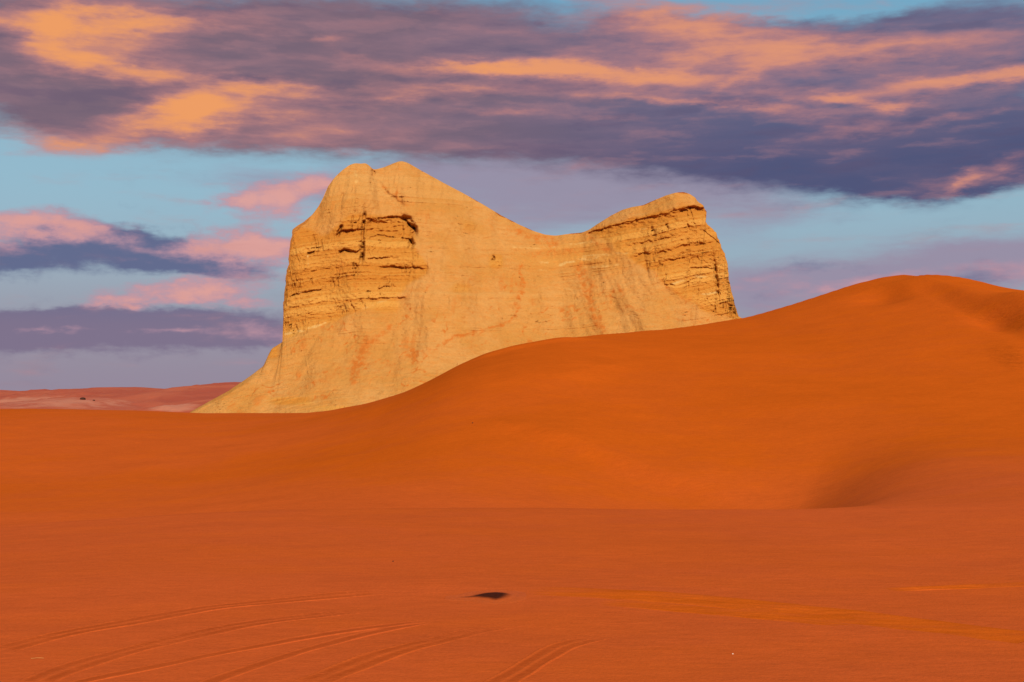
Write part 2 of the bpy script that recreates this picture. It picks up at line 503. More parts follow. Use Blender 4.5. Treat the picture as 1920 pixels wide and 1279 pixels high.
def terrain(x, y):
    x = np.asarray(x, float)
    y = np.asarray(y, float)
    y1, z1 = c1y(x), c1z(x)
    y2, z2 = c2y(x), c2z(x)
    y3, z3 = c3y(x), c3z(x)
    yT = np.full_like(x, 76.0) + 0.05 * x
    sight = EYE + (z1 - EYE) / y1 * yT         # height of the line of sight over the near ridge
    zT = sight + np.interp(x, TX, TO)
    # camera to the near ridge
    s = np.clip(y / y1, 0, 1)
    zA = z1 * s ** 2 * (3 - 2 * s) * 1.0
    zA = zA - 0.10 * np.sin(np.pi * np.clip(s, 0, 1)) ** 2
    # near ridge down to the trough
    s = np.clip((y - y1) / (yT - y1), 0, 1)
    zB = z1 + (zT - z1) * (s * s * (3 - 2 * s))
    # trough up to the crest
    s = np.clip((y - yT) / (y2 - yT), 0, 1)
    rightness = sstep(x, -14, 30)
    w1 = s * s * (3 - 2 * s) * 0.72 + 0.28 * s
    w2 = 0.35 * s ** 1.6 + 0.65 * s * s * (3 - 2 * s)
    w3 = s ** 1.35
    wr = (1 - rightness) * w1 + rightness * (0.45 * w2 + 0.55 * w3)
    flat = sstep(x, 50, 56)
    wr = wr * (1 - flat) + flat * (0.90 * s * s * (3 - 2 * s) + 0.10 * s)
    zC = zT + (z2 - zT) * wr
    # crest back to the hump behind / down to the plain
    s = np.clip((y - y2) / np.maximum(y3 - y2, 1), 0, 1)
    zp = -1.0
    sag = np.minimum(z2, z3) * 0.0 + 0.0 * (y3 - y2)
    sD = s + (s ** 0.88 - s) * sstep(x, 50, 56)
    zD = z2 + (z3 - z2) * sD - sag * np.sin(np.pi * s) ** 1.0 * sstep(x, 20, 45)
    s4 = np.clip((y - y3) / 120.0, 0, 1)
    zE = z3 + (zp - z3) * (s4 * s4 * (3 - 2 * s4))
    z = np.where(y < y1, zA, np.where(y < yT, zB, np.where(y < y2, zC, np.where(y < y3, zD, zE))))
    # funnel-shaped hollow at the foot of the big dune
    ax, ay = 12.8, 74.0
    dx, dy = 17.0, 50.0
    L = math.hypot(dx, dy)
    ca = ((x - ax) * dx + (y - ay) * dy) / L
    cc = ((x - ax) * dy - (y - ay) * dx) / L   # + = right of the axis
    wid = np.where(cc > 0, 3.8 + 0.10 * np.clip(ca, 0, 60), 9.0 + 0.2 * np.clip(ca, 0, 60))
    dep = 2.1 * sstep(ca, -10, 4) * (1 - sstep(ca, 14, 52))
    z = z - dep * np.exp(-(np.abs(cc) / wid) ** 1.7)
    # crease that runs from the low crest to the hollow
    def seg(p0, p1, wl, wr_, h, fade=0.2):
        x0, y0, _ = at(*p0)
        x1, y1_, _ = at(*p1)
        l = math.hypot(x1 - x0, y1_ - y0)
        ex, ey = (x1 - x0) / l, (y1_ - y0) / l
        a_ = ((x - x0) * ex + (y - y0) * ey) / l
        c_ = (x - x0) * ey - (y - y0) * ex     # + = towards the camera for a left-to-right segment
        ww = np.where(c_ > 0, wl, wr_)
        return h * sstep(a_, -fade, 0.25) * (1 - sstep(a_, 0.75, 1 + fade)) * np.exp(-(c_ / ww) ** 2)
    z = z + seg((960, 800, 112), (1380, 872, 93), 1.6, 5.0, 0.75)
    z = z + seg((1060, 790, 118), (1400, 845, 98), 2.5, 7.0, 0.25)
    z = z + seg((880, 690, 151), (1110, 642, 158), 1.2, 4.0, 0.3)
    z = z + seg((1010, 760, 128), (1160, 690, 140), 2.5, 6.0, 0.35)
    # small basins and bumps on the big face
    def bowl(px, py, Y, rx, ry, h):
        x0, y0, _ = at(px, py, Y)
        return h * np.exp(-((x - x0) / rx) ** 2 - ((y - y0) / ry) ** 2)
    z = z + bowl(1655, 572, 176, 3.2, 5.0, -0.9) + bowl(1712, 558, 179, 2.6, 5.0, 0.75)
    z = z + bowl(1888, 672, 150, 2.6, 5, -1.1) + bowl(1935, 655, 153, 3.0, 6, 1.2)
    z = z + bowl(1640, 800, 112, 7, 10, 0.3) + bowl(1300, 700, 150, 14, 12, 0.5) + bowl(700, 770, 140, 9, 7, 0.35)
    # slow undulation
    dist = np.hypot(x, y)
    z = z + 0.35 * fbm(x / 26 + 3.1, y / 30, 2) * sstep(dist, 45, 130)
    z = z + 0.05 * fbm(x / 6 + 9, y / 5, 3) * sstep(dist, 10, 30)
    far = sstep(dist, 350, 900)
    z = z * (1 - far) + far * (-1.0 + 2.0 * fbm(x / 300, y / 300, 3))
    back = sstep(-y, -5, 30)
    z = z * (1 - back) + back * 0.8 * fbm(x / 40, y / 40, 3)
    return z


def slump_mask(px, py):
    def e(cx, cy, rx, ry, a=0):
        c, s = math.cos(R(a)), math.sin(R(a))
        p = ((px - cx) * c + (py - cy) * s) / rx
        q = (-(px - cx) * s + (py - cy) * c) / ry
        return np.exp(-(p * p + q * q))
    return np.clip(e(1780, 572, 120, 24, 12) + e(1900, 590, 90, 30) + 3.2 * e(1900, 668, 42, 24, 15) + .7 * e(1600, 545, 90, 14, -18) + .5 * e(1130, 760, 80, 24, -30)
                   + .4 * e(1240, 640, 200, 14, -6) + .35 * e(1890, 880, 70, 15), 0, 3.2)


def build_terrain():
    az_f = np.arange(-24, 24.001, 0.055)
    az_l = -24 - np.cumsum(np.geomspace(0.1, 6, 34))
    az_l = az_l[az_l > -179]
    az = np.concatenate([[-180], az_l[::-1], az_f, -az_l, [180]])
    r = [0.5]
    while r[-1] < 26000:
        q = r[-1]
        k = 0.09 if q < 14 else 0.0042 if q < 60 else 0.0052 if q < 130 else 0.0042 if q < 225 else 0.012 if q < 340 else 0.06
        r.append(q * (1 + k))
    r = np.array(r)
    A, D = np.meshgrid(np.radians(az), r)
    X = D * np.sin(A)
    Y = D * np.cos(A)
    Z = terrain(X, Y)
    N = grid_normals(X, Y, Z)
    with np.errstate(all='ignore'):
        px, py = proj(X, np.maximum(Y, 1), Z)
    sl = np.where(Y > 60, slump_mask(px, py), 0)
    fresh = 0.05 + 0.45 * sstep(Y, 62, 110) * sstep(X, -30, 5) + 0.50 * sstep(Y, 70, 110)
    fresh = np.where(Y > 300, 0.2, fresh)
    at_ = {'slump': sl, 'fresh': fresh}
    # near sand / dunes / far plain are separate pieces that share their borders
    yT = 76.0 + 0.05 * X
    kind = np.where(Y < yT, 0, np.where(D < 345, 1, 2))
    kind = np.where((np.abs(A) > R(75)) & (D < 345), 0, kind)
    fk = kind[:-1, :-1]
    for k, nm in ((0, 'sand_ground'), (1, 'sand_dune'), (2, 'desert_plain')):
        me = grid_mesh(nm, X, Y, Z, at_, fk == k, N)
        link(nm, me, MAT_SAND, kind='structure',
             label=('rippled red orange sand flat with tyre tracks in the foreground',
                    'smooth orange dune rising to a sharp crest at the right',
                    'flat desert plain stretching away behind the dunes')[k])


build_terrain()

# ------------------------------------------------------------------ far hills
def hill_material():
    m, t = newmat('red_hills')
    tc = t.new('ShaderNodeTexCoord')
    P = tc.outputs['Object']
    n1 = t.noise(t.vm('MULTIPLY', P, (1, .5, 3)), 0.012, 5, 0.6)
    n2 = t.noise(t.vm('MULTIPLY', P, (1, .5, 6)), 0.05, 4, 0.6)
    pale = attr(t, 'pale')
    f = t.m('MULTIPLY_ADD', t.m('SUBTRACT', n2, .5), 1.2, pale)
    col = t.mix(t.smooth(n1, .35, .65), (0.36, 0.078, 0.045), (0.43, 0.11, 0.058))
    col = t.mix(t.smooth(f, .3, .8), col, (0.47, 0.175, 0.11))
    surface(t, col, 0.95, n2, 2.0, 0.6, 0.05)
    return m


def hill(name, pts, Y, depth, label, pale=None, amp=1.0, mat=None, pal_all=0.0):
    """a real ridge: crest from photo points at depth Y, sloping down in front and behind"""
    p = np.array(pts, float)
    x, _, z = at(p[:, 0], p[:, 1], Y)
    n, rws = 420, 60
    xs = np.linspace(x.min(), x.max(), n)
    zc = blur1(np.interp(xs, x, z), 3.0, 0)
    v = np.linspace(-1, 1, rws)
    V, XX = np.meshgrid(v, xs, indexing='ij')
    prof = 1 - np.abs(V) ** 1.35
    yy = Y + V * depth + 0.15 * depth * fbm(XX / (depth * .8), V * 0 + Y, 2)
    rough = fbm(XX / 60, yy / 60, 5, .55)
    rid = fbm(XX / 140 + 5, yy / 90, 4, .5, ridged=True)
    ZZ = -2 + (zc[None, :] + 2) * prof + amp * (1 - prof ** 3) * (2.2 * rough + 1.6 * (rid - .9)) + amp * 0.35 * rough
    px, py = proj(XX, yy, ZZ)
    pm = np.full(XX.shape, pal_all)
    for (cx, cy, rx, ry, wgt) in (pale or []):
        pm = pm + wgt * np.exp(-((px - cx) / rx) ** 2 - ((py - cy) / ry) ** 2)
    me = grid_mesh(name, XX, yy, ZZ, {'pale': pm})
    ob = link(name, me, mat, kind='structure', label=label)
    HILL_PTS.append((XX, yy, ZZ, px, py))
    return ob


HILL_PTS = []
MAT_HILL = hill_material()
hill('hills', [(-900, 700), (-500, 715), (-200, 724), (0, 731), (25, 735), (60, 738), (75, 733), (130, 732), (170, 729), (230, 726), (275, 726), (320, 730),
               (360, 735), (420, 742), (520, 748), (700, 750), (1100, 750)], 2600, 900,
     'low red desert hills along the horizon at the left', [(120, 752, 130, 9, 1.2), (40, 758, 100, 6, .8), (290, 738, 60, 4, .4)], 3.2, MAT_HILL)
hill('hills', [(-300, 764), (-60, 757), (0, 757), (60, 752), (130, 745), (175, 745), (215, 748), (235, 757), (270, 764), (330, 770)], 1500, 260,
     'pale pinkish sand rise in front of the red hills', [(120, 755, 160, 14, .55)], 0.9, MAT_HILL, .15)
hill('hills', [(250, 764), (300, 733), (330, 728), (380, 727), (410, 724), (440, 718), (480, 716), (560, 722), (760, 735), (1100, 730), (1500, 720), (1900, 712), (2600, 700)], 2300, 800,
     'red hills rising behind the foot of the rock butte', None, 2.4, MAT_HILL)
hill('hills', [(270, 776), (300, 767), (325, 760), (345, 763), (375, 752), (400, 748), (430, 744), (480, 740), (620, 745), (800, 765)], 1000, 120,
     'pale knobbly rise beside the foot of the rock butte', [(330, 764, 60, 10, .7)], 1.6, MAT_HILL, .1)


# ------------------------------------------------------------------ the rock butte
OUT = [(318, 792), (352, 775), (390, 754), (430, 732), (468, 706), (494, 686), (502, 668), (509, 654), (522, 646), (530, 641), (533, 628), (537, 612), (533, 598), (530, 574), (533, 552),
       (536, 530), (537, 508), (541, 492), (542, 468), (546, 446), (548, 432), (556, 424), (570, 416), (586, 402), (598, 386), (607, 368), (616, 348), (628, 332), (642, 319), (656, 309),
       (666, 306), (676, 307), (686, 306), (694, 312), (700, 318), (708, 317), (722, 313), (738, 306), (750, 302), (758, 303), (766, 306), (790, 320), (830, 342), (870, 363), (905, 383),
       (940, 404), (975, 422), (1000, 433), (1022, 440), (1042, 442), (1070, 438), (1092, 436), (1104, 431), (1122, 419), (1146, 404), (1168, 393), (1186, 388), (1205, 385), (1228, 375),
       (1250, 366), (1268, 361), (1282, 360), (1294, 364), (1304, 371), (1310, 378), (1320, 388), (1325, 396), (1322, 406), (1325, 421), (1335, 428), (1343, 437), (1349, 452), (1354, 468),
       (1361, 484), (1364, 490), (1366, 520), (1371, 545), (1378, 570), (1384, 592), (1398, 600), (1425, 620), (1480, 660), (1560, 725), (1640, 800)]
L_CLIFF = [(534, 432), (556, 423), (580, 432), (604, 446), (628, 428), (640, 412), (660, 404), (690, 404), (736, 402), (760, 408), (776, 430), (776, 462), (800, 488), (802, 512), (778, 524), (752, 552),
           (716, 572), (700, 578), (664, 586), (620, 606), (534, 630), (515, 632), (515, 500)]
R_CLIFF = [(1100, 436), (1150, 417), (1230, 400), (1300, 387), (1330, 384), (1345, 410), (1360, 440), (1400, 600), (1372, 596), (1330, 588), (1290, 566), (1252, 538), (1222, 505), (1176, 478), (1130, 448)]


def inpoly(px, py, poly):
    res = np.zeros(px.shape, bool)
    n = len(poly)
    for i in range(n):
        x0, y0 = poly[i]
        x1, y1 = poly[(i + 1) % n]
        if y0 == y1:
            continue
        c = ((y0 > py) != (y1 > py)) & (px < (x1 - x0) * (py - y0) / (y1 - y0) + x0)
        res ^= c
    return res


def polyline_dist(px, py, pts):
    d = np.full(px.shape, 1e9)
    tt = np.zeros(px.shape)
    tot = 0.0
    L = sum(math.hypot(b[0] - a[0], b[1] - a[1]) for a, b in zip(pts, pts[1:]))
    for a, b in zip(pts, pts[1:]):
        ex, ey = b[0] - a[0], b[1] - a[1]
        l2 = ex * ex + ey * ey
        k = np.clip(((px - a[0]) * ex + (py - a[1]) * ey) / l2, 0, 1)
        q = np.hypot(px - a[0] - k * ex, py - a[1] - k * ey)
        m = q < d
        d = np.where(m, q, d)
        tt = np.where(m, (tot + k * math.sqrt(l2)) / L, tt)
        tot += math.sqrt(l2)
    return d, tt


def build_butte():
    NU, NV = 1200, 430
    o = np.array(OUT, float)
    seg = np.hypot(np.diff(o[:, 0]), np.diff(o[:, 1]))
    acc = np.concatenate([[0], np.cumsum(seg)])
    T = np.linspace(0, acc[-1], NU)
    ox, oy = np.interp(T, acc, o[:, 0]), np.interp(T, acc, o[:, 1])
    ox, oy = blur1(ox, 1.6, 0), blur1(oy, 1.6, 0)
    # rough rock outline on the two cliffs
    rgh = np.clip(((oy > 430) & (oy < 640) & (ox < 560)) * 1.0 + ((ox > 1300) & (oy < 596)) * 1.0 + 0.15, 0, 1)
    rgh = blur1(rgh, 6, 0)
    ox = ox + rgh * (2.2 * fbm(T / 14, T * 0 + 2.2, 4, .6))
    oy = oy + rgh * (1.2 * fbm(T / 10, T * 0 + 8.2, 3, .6))
    frac = T / T[-1]
    bx = 300 + 1360 * frac
    by = np.full(NU, 806.0)
    v = np.linspace(0, 1, NV) ** 0.92
    PX = bx[None, :] + (ox - bx)[None, :] * v[:, None]
    PY = by[None, :] + (oy - by)[None, :] * v[:, None]

    def soft(poly, s):
        m = inpoly(PX + 10 * fbm(PX / 26, PY / 22, 4, .6), PY + 9 * fbm(PX / 28 + 9, PY / 18, 4, .6), poly).astype(float)
        return blur1(blur1(m, s, 0), s, 1)
    CL = soft(L_CLIFF, 5.0)
    CR = soft(R_CLIFF, 5.0)
    sad = np.exp(-((PX - 1075) / 120) ** 2 - ((PY - 482 + (PX - 1075) * .05) / 42) ** 2) * 0.55
    f1 = np.exp(-((PX - 722) / 30) ** 4 - ((PY - 570) / 18) ** 4) * .75
    f2 = np.exp(-((PX - 930) / 14) ** 4 - ((PY - 490) / 15) ** 4) * .8
    f3 = np.exp(-((PX - 545) / 45) ** 4 - ((PY - 752) / 9) ** 4) * .7 + np.exp(-((PX - 640) / 60) ** 4 - ((PY - 766) / 6) ** 4) * .6
    f4 = np.exp(-((PX - 880) / 14) ** 4 - ((PY - 425) / 12) ** 4) * .45 + np.exp(-((PX - 866) / 22) ** 4 - ((PY - 540) / 10) ** 4) * .5
    f5 = np.exp(-((PX - 510) / 14) ** 4 - ((PY - 660) / 14) ** 4) * .7
    C = np.clip(np.maximum.reduce([CL, CR, sad, f1, f2, f3, f4, f5]), 0, 1)

    # how far the slope leans back (horizontal run per metre of rise)
    cot = 0.80 + 0.55 * sstep(PY, 560, 720)
    cot = cot - 0.10 * np.exp(-((PX - 640) / 70) ** 2 - ((PY - 370) / 60) ** 2)
    cot = cot * (1 - CL) + 0.42 * CL
    cot = cot * (1 - CR) + 0.34 * CR
    cot = blur1(cot, 22, 1)
    # depth of the skyline
    yk_px = [545, 600, 660, 700, 757, 900, 1040, 1100, 1200, 1280, 1320]
    yk_y = [520, 530, 541, 546, 551, 557, 558, 556, 550, 546, 548]
    yk = np.interp(ox, yk_px, yk_y)
    i0 = int(np.argmax(oy < 434))
    for i in range(i0 - 1, -1, -1):            # down the left corner and out along the scree
        dp = oy[i] - oy[i + 1]
        yk[i] = yk[i + 1] - (0.40 if oy[i] < 640 else 1.12) * 0.19 * dp
    i1 = int(NU - 1 - np.argmax((oy < 395)[::-1]))
    for i in range(i1 + 1, NU):                # down the right corner
        dp = oy[i] - oy[i - 1]
        yk[i] = yk[i - 1] - (0.16 if oy[i] < 596 else 1.0) * 0.2 * dp
    yk = blur1(yk, 10, 0)
    D = np.zeros((NV, NU))
    D[-1] = yk
    for j in range(NV - 2, -1, -1):
        dz = (PY[j] - PY[j + 1]) * D[j + 1] / FPX
        D[j] = D[j + 1] - cot[j] * dz
    D = blur1(D, 9, 1)
    wl = sstep(PY, 560, 650) * sstep(PX, 540, 600) * (1 - sstep(PX, 1150, 1300))
    D = D * (1 - wl) + blur1(D, 34, 1) * wl
    # rounding towards the outline on the steep sides (turns the flanks away)
    edge = 1 - v[:, None]
    D = D - 2.0 * np.sqrt(np.clip(edge, 0, 0.12) / 0.12) * np.ones((1, NU))
    # the left corner of the cliff and buttresses
    D = D + 2.5 * (1 - sstep(PX, 540, 660)) * sstep(PY, 380, 440) * (1 - sstep(PY, 600, 680))
    big = fbm(PX / 120 + 4, PY / 150, 3, .5)
    D = D + 2.6 * big * sstep(edge, 0, .15)
    wx, wy, wz = at(PX, PY, D)

    # strata coordinate (metres), beds dip differently in the two cliffs
    xs = np.linspace(300, 1700, 1401)
    dip = np.interp(xs, [300, 540, 640, 700, 820, 1000, 1120, 1250, 1350, 1700], [.20, .20, .10, .02, .02, .04, .12, .22, .26, .26])
    g = np.cumsum(dip) * 0.2
    S = wz - np.interp(PX, xs, g) + 0.7 * fbm(PX / 70, PY / 70, 3)
    lay = np.zeros_like(S)
    smin, smax = S.min() - 5, S.max() + 5
    ss = np.arange(smin, smax, 0.05)
    bed = np.zeros_like(ss)
    for wl, am in ((9.0, .8), (3.6, .7), (1.6, .55), (0.8, .45)):
        k = np.floor(ss / wl + 0.37 * np.sin(ss / wl * 1.7)).astype(int)
        vals = rng.uniform(-1, 1, k.max() - k.min() + 2)
        bed += am * vals[k - k.min()]
    bed = blur1(bed, 1.3, 0)
    lay = np.interp(S, ss, bed)
    # beds are broken up along their length
    brk = 0.55 + 0.75 * fbm(PX / 38, S * 0.22 + 3, 3, .55)
    fine = fbm(PX / 9, PY / 5, 4, .6)
    D = D + C * (-0.72 * lay * np.clip(brk, 0, 1.3)) + C * 0.55 * fine
    # blocks and vertical joints
    joint = fbm(PX / 17 + 0.4 * fbm(PX / 30, PY / 20, 2), PY / 95, 3, .55, ridged=True)
    jm = sstep(fbm(PX / 55 + 3, PY / 40 + 8, 2), -.05, .35)
    D = D + C * 1.0 * sstep(joint, 1.25, 1.65) * jm
    pit = fbm(PX / 16 + 31, S * 0.9, 3, .55)
    D = D + C * 1.5 * sstep(pit, 0.5, 0.75) * jm
    def near(p, marg):
        p = np.asarray(p, float)
        m = (PX > p[:, 0].min() - marg) & (PX < p[:, 0].max() + marg) & (PY > p[:, 1].min() - marg) & (PY < p[:, 1].max() + marg)
        return np.zeros_like(PX), m
    # hard-rock scarps the photograph shows: (line, depth under it, reach below in px, lip in px)
    def scarp(pts, depth, reach, lip=1.2, fade=0.12):
        p = np.array(pts, float)
        res, m = near(p, reach + 6)
        qx, qy, fn = PX[m], PY[m], fine[m]
        yl = np.interp(qx, p[:, 0], p[:, 1])
        below = qy - yl + 1.2 * fn + 2.4 * fbm(qx / 24, qx * 0 + p[0, 1], 4, .6)
        ins = sstep(qx, p[0, 0], p[0, 0] + fade * (p[-1, 0] - p[0, 0])) * (1 - sstep(qx, p[-1, 0] - fade * (p[-1, 0] - p[0, 0]), p[-1, 0]))
        ins = ins * np.clip(0.85 + 0.75 * fbm(qx / 22 + p[0, 0], qy / 9, 3, .6), 0.2, 1.25)
        prof = sstep(below, -lip * .3, lip) * (1 - sstep(below, lip, reach))
        res[m] = depth * ins * prof
        return res
    D = D + scarp([(684, 409), (700, 409), (735, 405), (755, 406), (768, 418), (776, 436)], 2.6, 60, 2.0, .06)
    D = D + scarp([(630, 440), (640, 432), (655, 430), (680, 429)], 2.27, 22, 1.6)
    D = D + scarp([(690, 445), (712, 440), (740, 444), (770, 448)], 1.43, 15)
    D = D + scarp([(632, 470), (650, 466), (668, 472), (682, 462)], 1.56, 12)
    D = D + scarp([(685, 484), (720, 482), (750, 483)], 1.2, 10)
    D = D + scarp([(708, 500), (740, 499), (770, 501), (805, 502)], 1.30, 18)
    D = D + scarp([(706, 540), (722, 536), (745, 537)], 1.04, 8)
    D = D + scarp([(690, 561), (715, 558), (765, 557)], 0.91, 14)
    D = D + scarp([(540, 555), (570, 547), (610, 540)], 1.2, 8)
    D = D + scarp([(575, 474), (582, 472), (590, 470)], 2.0, 8)
    # alcove wall on the right of the left cliff, and the open joint through its middle
    def groove(pts, depth, w):
        res, m = near(pts, 3 * w + 3)
        qx, qy = PX[m], PY[m]
        d, tt = polyline_dist(qx + 1.5 * fine[m], qy, pts)
        env = np.clip(1.6 * np.sin(np.pi * np.clip(tt, 0.02, .98)), 0, 1) * (0.35 + 1.0 * np.clip(fbm(qx / 15, qy / 12, 2) + .4, 0, 1))
        res[m] = depth * np.exp(-(d / w) ** 2) * env
        return res
    D = D + groove([(685, 384), (683, 410), (680, 440), (681, 455), (680, 480), (675, 500)], 4.5, 2.6)
    D = D + groove([(676, 448), (680, 470), (676, 495)], 4.0, 3.6)
    D = D + groove([(752, 406), (766, 413), (775, 428), (777, 446)], 9.0, 5.0)
    D = D + groove([(769, 444), (772, 456), (767, 468)], 7.0, 4.0)
    D = D + groove([(697, 318), (701, 324), (699, 332)], 3.5, 2.4)
    D = D + groove([(642, 420), (635, 434), (632, 446)], 3.0, 2.6)
    D = D + groove([(634, 476), (645, 468), (664, 476)], 2.2, 2.0)
    D = D + groove([(1334, 460), (1340, 500), (1345, 540), (1346, 575)], 2.6, 3.2)
    D = D + groove([(1300, 470), (1290, 520), (1288, 560)], 1.2, 3.0)
    D = D + groove([(1205, 462), (1212, 500), (1216, 520)], 1.6, 3.0)
    D = D + groove([(925, 478), (926, 486), (920, 490)], 2.2, 1.8)
    D = D + groove([(700, 330), (722, 360), (745, 378), (765, 388)], 1.3, 4.5)
    D = D + groove([(646, 340), (640, 375), (636, 410)], 0.8, 3.0) + groove([(660, 340), (668, 380), (668, 410)], 0.7, 3.5)
    # right cliff: overhanging cap and bed edges
    cap = [(1098, 438), (1130, 428), (1160, 419), (1200, 410), (1240, 401), (1270, 393), (1300, 386), (1316, 388)]
    D = D + scarp(cap, 1.5, 44, 1.6, .04) + scarp([(1270, 393), (1300, 386), (1322, 390)], 2.5, 20, 2.0)
    D = D + scarp([(1175, 460), (1200, 455), (1240, 448), (1270, 438)], 0.81, 12)
    D = D + scarp([(1215, 478), (1250, 470), (1290, 456), (1326, 454)], 0.81, 12)
    D = D + scarp([(1195, 476), (1210, 473), (1222, 475)], 1.24, 8)
    D = D + scarp([(1240, 489), (1260, 486), (1285, 482)], 0.93, 8)
    D = D + scarp([(1316, 428), (1325, 436), (1335, 444), (1352, 458)], 0.7, 9)
    D = D + scarp([(1290, 502), (1320, 500), (1345, 506)], 0.74, 8)
    D = D + scarp([(1270, 535), (1300, 522), (1340, 518)], 0.62, 6)
    D = D + scarp([(1244, 533), (1256, 533), (1266, 534)], 1.12, 6)
    # slope texture: rills that run down, low terraces, rubble
    slope = 1 - C
    fan = PX + (PY - 560) * np.interp(PX, [350, 560, 760, 1000, 1200, 1500], [.9, .55, .1, -.15, -.45, -.8])
    D = D + slope * (3.4 * fbm(fan / 80 + 1.3, PY / 240, 2, .5) * sstep(PY, 430, 600) + 1.3 * fbm(fan / 38 + 6, PY / 170, 3, .5))
    rill = fbm(fan / 26 + .5 * fbm(PX / 40, PY / 40, 2), PY / 120, 4, .5, ridged=True)
    D = D + slope * 0.34 * (rill - 1.0) * (.3 + sstep(fbm(PX / 80 + 7, PY / 60, 2), -.2, .4))
    D = D + slope * (0.22 * fbm(PX / 7, PY / 6, 4, .6) + 0.5 * fbm(PX / 34 + 2, PY / 24, 3, .5))
    D = D - slope * 0.34 * lay * (.25 + sstep(fbm(PX / 70 + 2, PY / 30, 3), -.15, .35))
    clump = sstep(fbm(PX / 60 + 12, PY / 34 + 5, 3, .55), 0.15, 0.5)
    spot = sstep(fbm(PX / 4.5, PY / 2.6, 3, .6), 0.42, 0.7) * (0.18 + 0.7 * clump)
    dash = sstep(fbm(PX / 11 + 3, S * 1.5, 3, .55), 0.36, 0.6) * (0.12 + 0.9 * clump)
    D = D + slope * (spot * 0.5 + dash * 0.5)
    # relief fades out at the skyline so that both sheets share the outline
    D[-1] = yk
    wx, wy, wz = at(PX, PY, D)

    # ---- colour attributes
    pale = np.zeros_like(D)
    def band(pts, w, a):
        res, m = near(pts, 4 * w)
        qx, qy = PX[m], PY[m]
        d, tt = polyline_dist(qx, qy + 1.2 * fine[m], pts)
        res[m] = a * np.exp(-(d / w) ** 2) * np.clip(.7 + 1.2 * fbm(qx / 20, qy / 7, 3, .6), 0, 1.2)
        return res
    for pts, w, a in (([(536, 626), (575, 618), (610, 606)], 3, 1.0), ([(1050, 496), (1085, 488), (1125, 483)], 4.0, .9), ([(1010, 492), (1036, 493)], 3.5, .7),
                      ([(960, 464), (1010, 466), (1060, 460), (1120, 452)], 2.6, .7), ([(1260, 532), (1300, 520), (1340, 515)], 3.2, 1.0), ([(1300, 556), (1345, 548)], 2.6, .8),
                      ([(1080, 481), (1180, 474)], 3, .7), ([(1095, 502), (1160, 497)], 3, .6), ([(1040, 540), (1070, 542)], 2, .5), ([(577, 480), (578, 498)], 2, .9),
                      ([(676, 490), (672, 502)], 2.6, .9), ([(570, 460), (568, 466)], 2, .7), ([(560, 550), (575, 546)], 1.6, .7), ([(666, 322), (668, 340)], 5, .6),
                      ([(1200, 432), (1212, 430)], 4, .6), ([(1345, 530), (1368, 532)], 2.4, .5), ([(1255, 366), (1262, 368)], 4, .5), ([(1010, 506), (1060, 512)], 2.5, .5),
                      ([(700, 600), (640, 618), (560, 640)], 5, .25), ([(730, 560), (690, 575), (660, 590)], 4, .5)):
        pale = np.maximum(pale, band(pts, w, a))
    sand = np.zeros_like(D)
    def streak(pts, w0, w1, a):
        res, m = near(pts, 3 * max(w0, w1) + 8)
        qx, qy = PX[m], PY[m]
        d, tt = polyline_dist(qx + 7 * fbm(qx / 14, qy / 14, 4, .6), qy + 5 * fbm(qx / 12 + 7, qy / 12, 4, .6), pts)
        w = w0 + (w1 - w0) * tt
        res[m] = a * np.exp(-(d / w) ** 2)
        return res
    for pts, w0, w1, a in (([(690, 640), (680, 660), (668, 685), (662, 715)], 13, 9, 1.0), ([(735, 610), (705, 635), (670, 655)], 4, 9, .7),
                           ([(975, 500), (980, 540), (970, 565), (968, 590), (950, 605), (900, 622), (850, 632), (820, 650)], 5, 4, .8),
                           ([(1085, 500), (1100, 545), (1115, 590), (1130, 620)], 12, 9, .75), ([(1100, 440), (1120, 460), (1140, 470)], 8, 8, .55),
                           ([(960, 430), (1000, 445), (1040, 452)], 10, 14, .6), ([(1150, 540), (1143, 570), (1170, 582)], 5, 4, .55), ([(1000, 475), (1030, 472), (1090, 470)], 9, 7, .5),
                           ([(1170, 572), (1230, 590), (1290, 602), (1350, 605)], 3, 3, .5), ([(1230, 515), (1260, 545), (1320, 575)], 4, 5, .5),
                           ([(600, 700), (640, 690), (740, 675), (800, 655)], 3, 4, .55), ([(560, 730), (620, 705)], 8, 4, .4), ([(520, 745), (600, 715), (660, 690)], 5, 5, .4),
                           ([(720, 350), (745, 372), (765, 385)], 7, 5, .5), ([(695, 312), (730, 340), (790, 400)], 5, 8, .25), ([(640, 420), (630, 470), (640, 510)], 8, 10, .35),
                           ([(820, 655), (760, 672), (700, 700)], 4, 4, .5), ([(660, 500), (668, 540), (660, 570)], 10, 8, .3)):
        sand = np.maximum(sand, streak(pts, w0, w1, a))
    net = fbm(fan / 44 + .6 * fbm(PX / 30, PY / 30, 3), (PY + .35 * PX) / 30 + .5 * fbm(PX / 25 + 4, PY / 25, 3), 3, .5, ridged=True)
    sand = np.maximum(sand, 0.9 * sstep(net, 1.32, 1.6) * sstep(PY, 480, 600) * slope * sstep(fbm(PX / 90 + 1, PY / 60 + 6, 2), -.25, .2))
    gul = sstep(1.05 - rill, 0.0, 0.55) * slope
    sand = np.clip(sand * (0.7 + 0.9 * fbm(PX / 11, PY / 8, 4, .6)) + 0.42 * gul * sstep(fbm(PX / 50, PY / 50, 2), -.1, .3), 0, 1)
    attrs = {'cliff': C, 'pale': pale, 'sand': sand, 'bed': lay}
    N = grid_normals(wx, wy, wz)
    mat = butte_material()
    root = bpy.data.objects.new('rock_butte', None)
    COL.objects.link(root)
    root.location = (float(np.mean(wx)), 530, 0)
    root.empty_display_size = 10
    root['label'] = 'twin peaked yellow sandstone butte with banded cliffs rising behind the orange dunes'
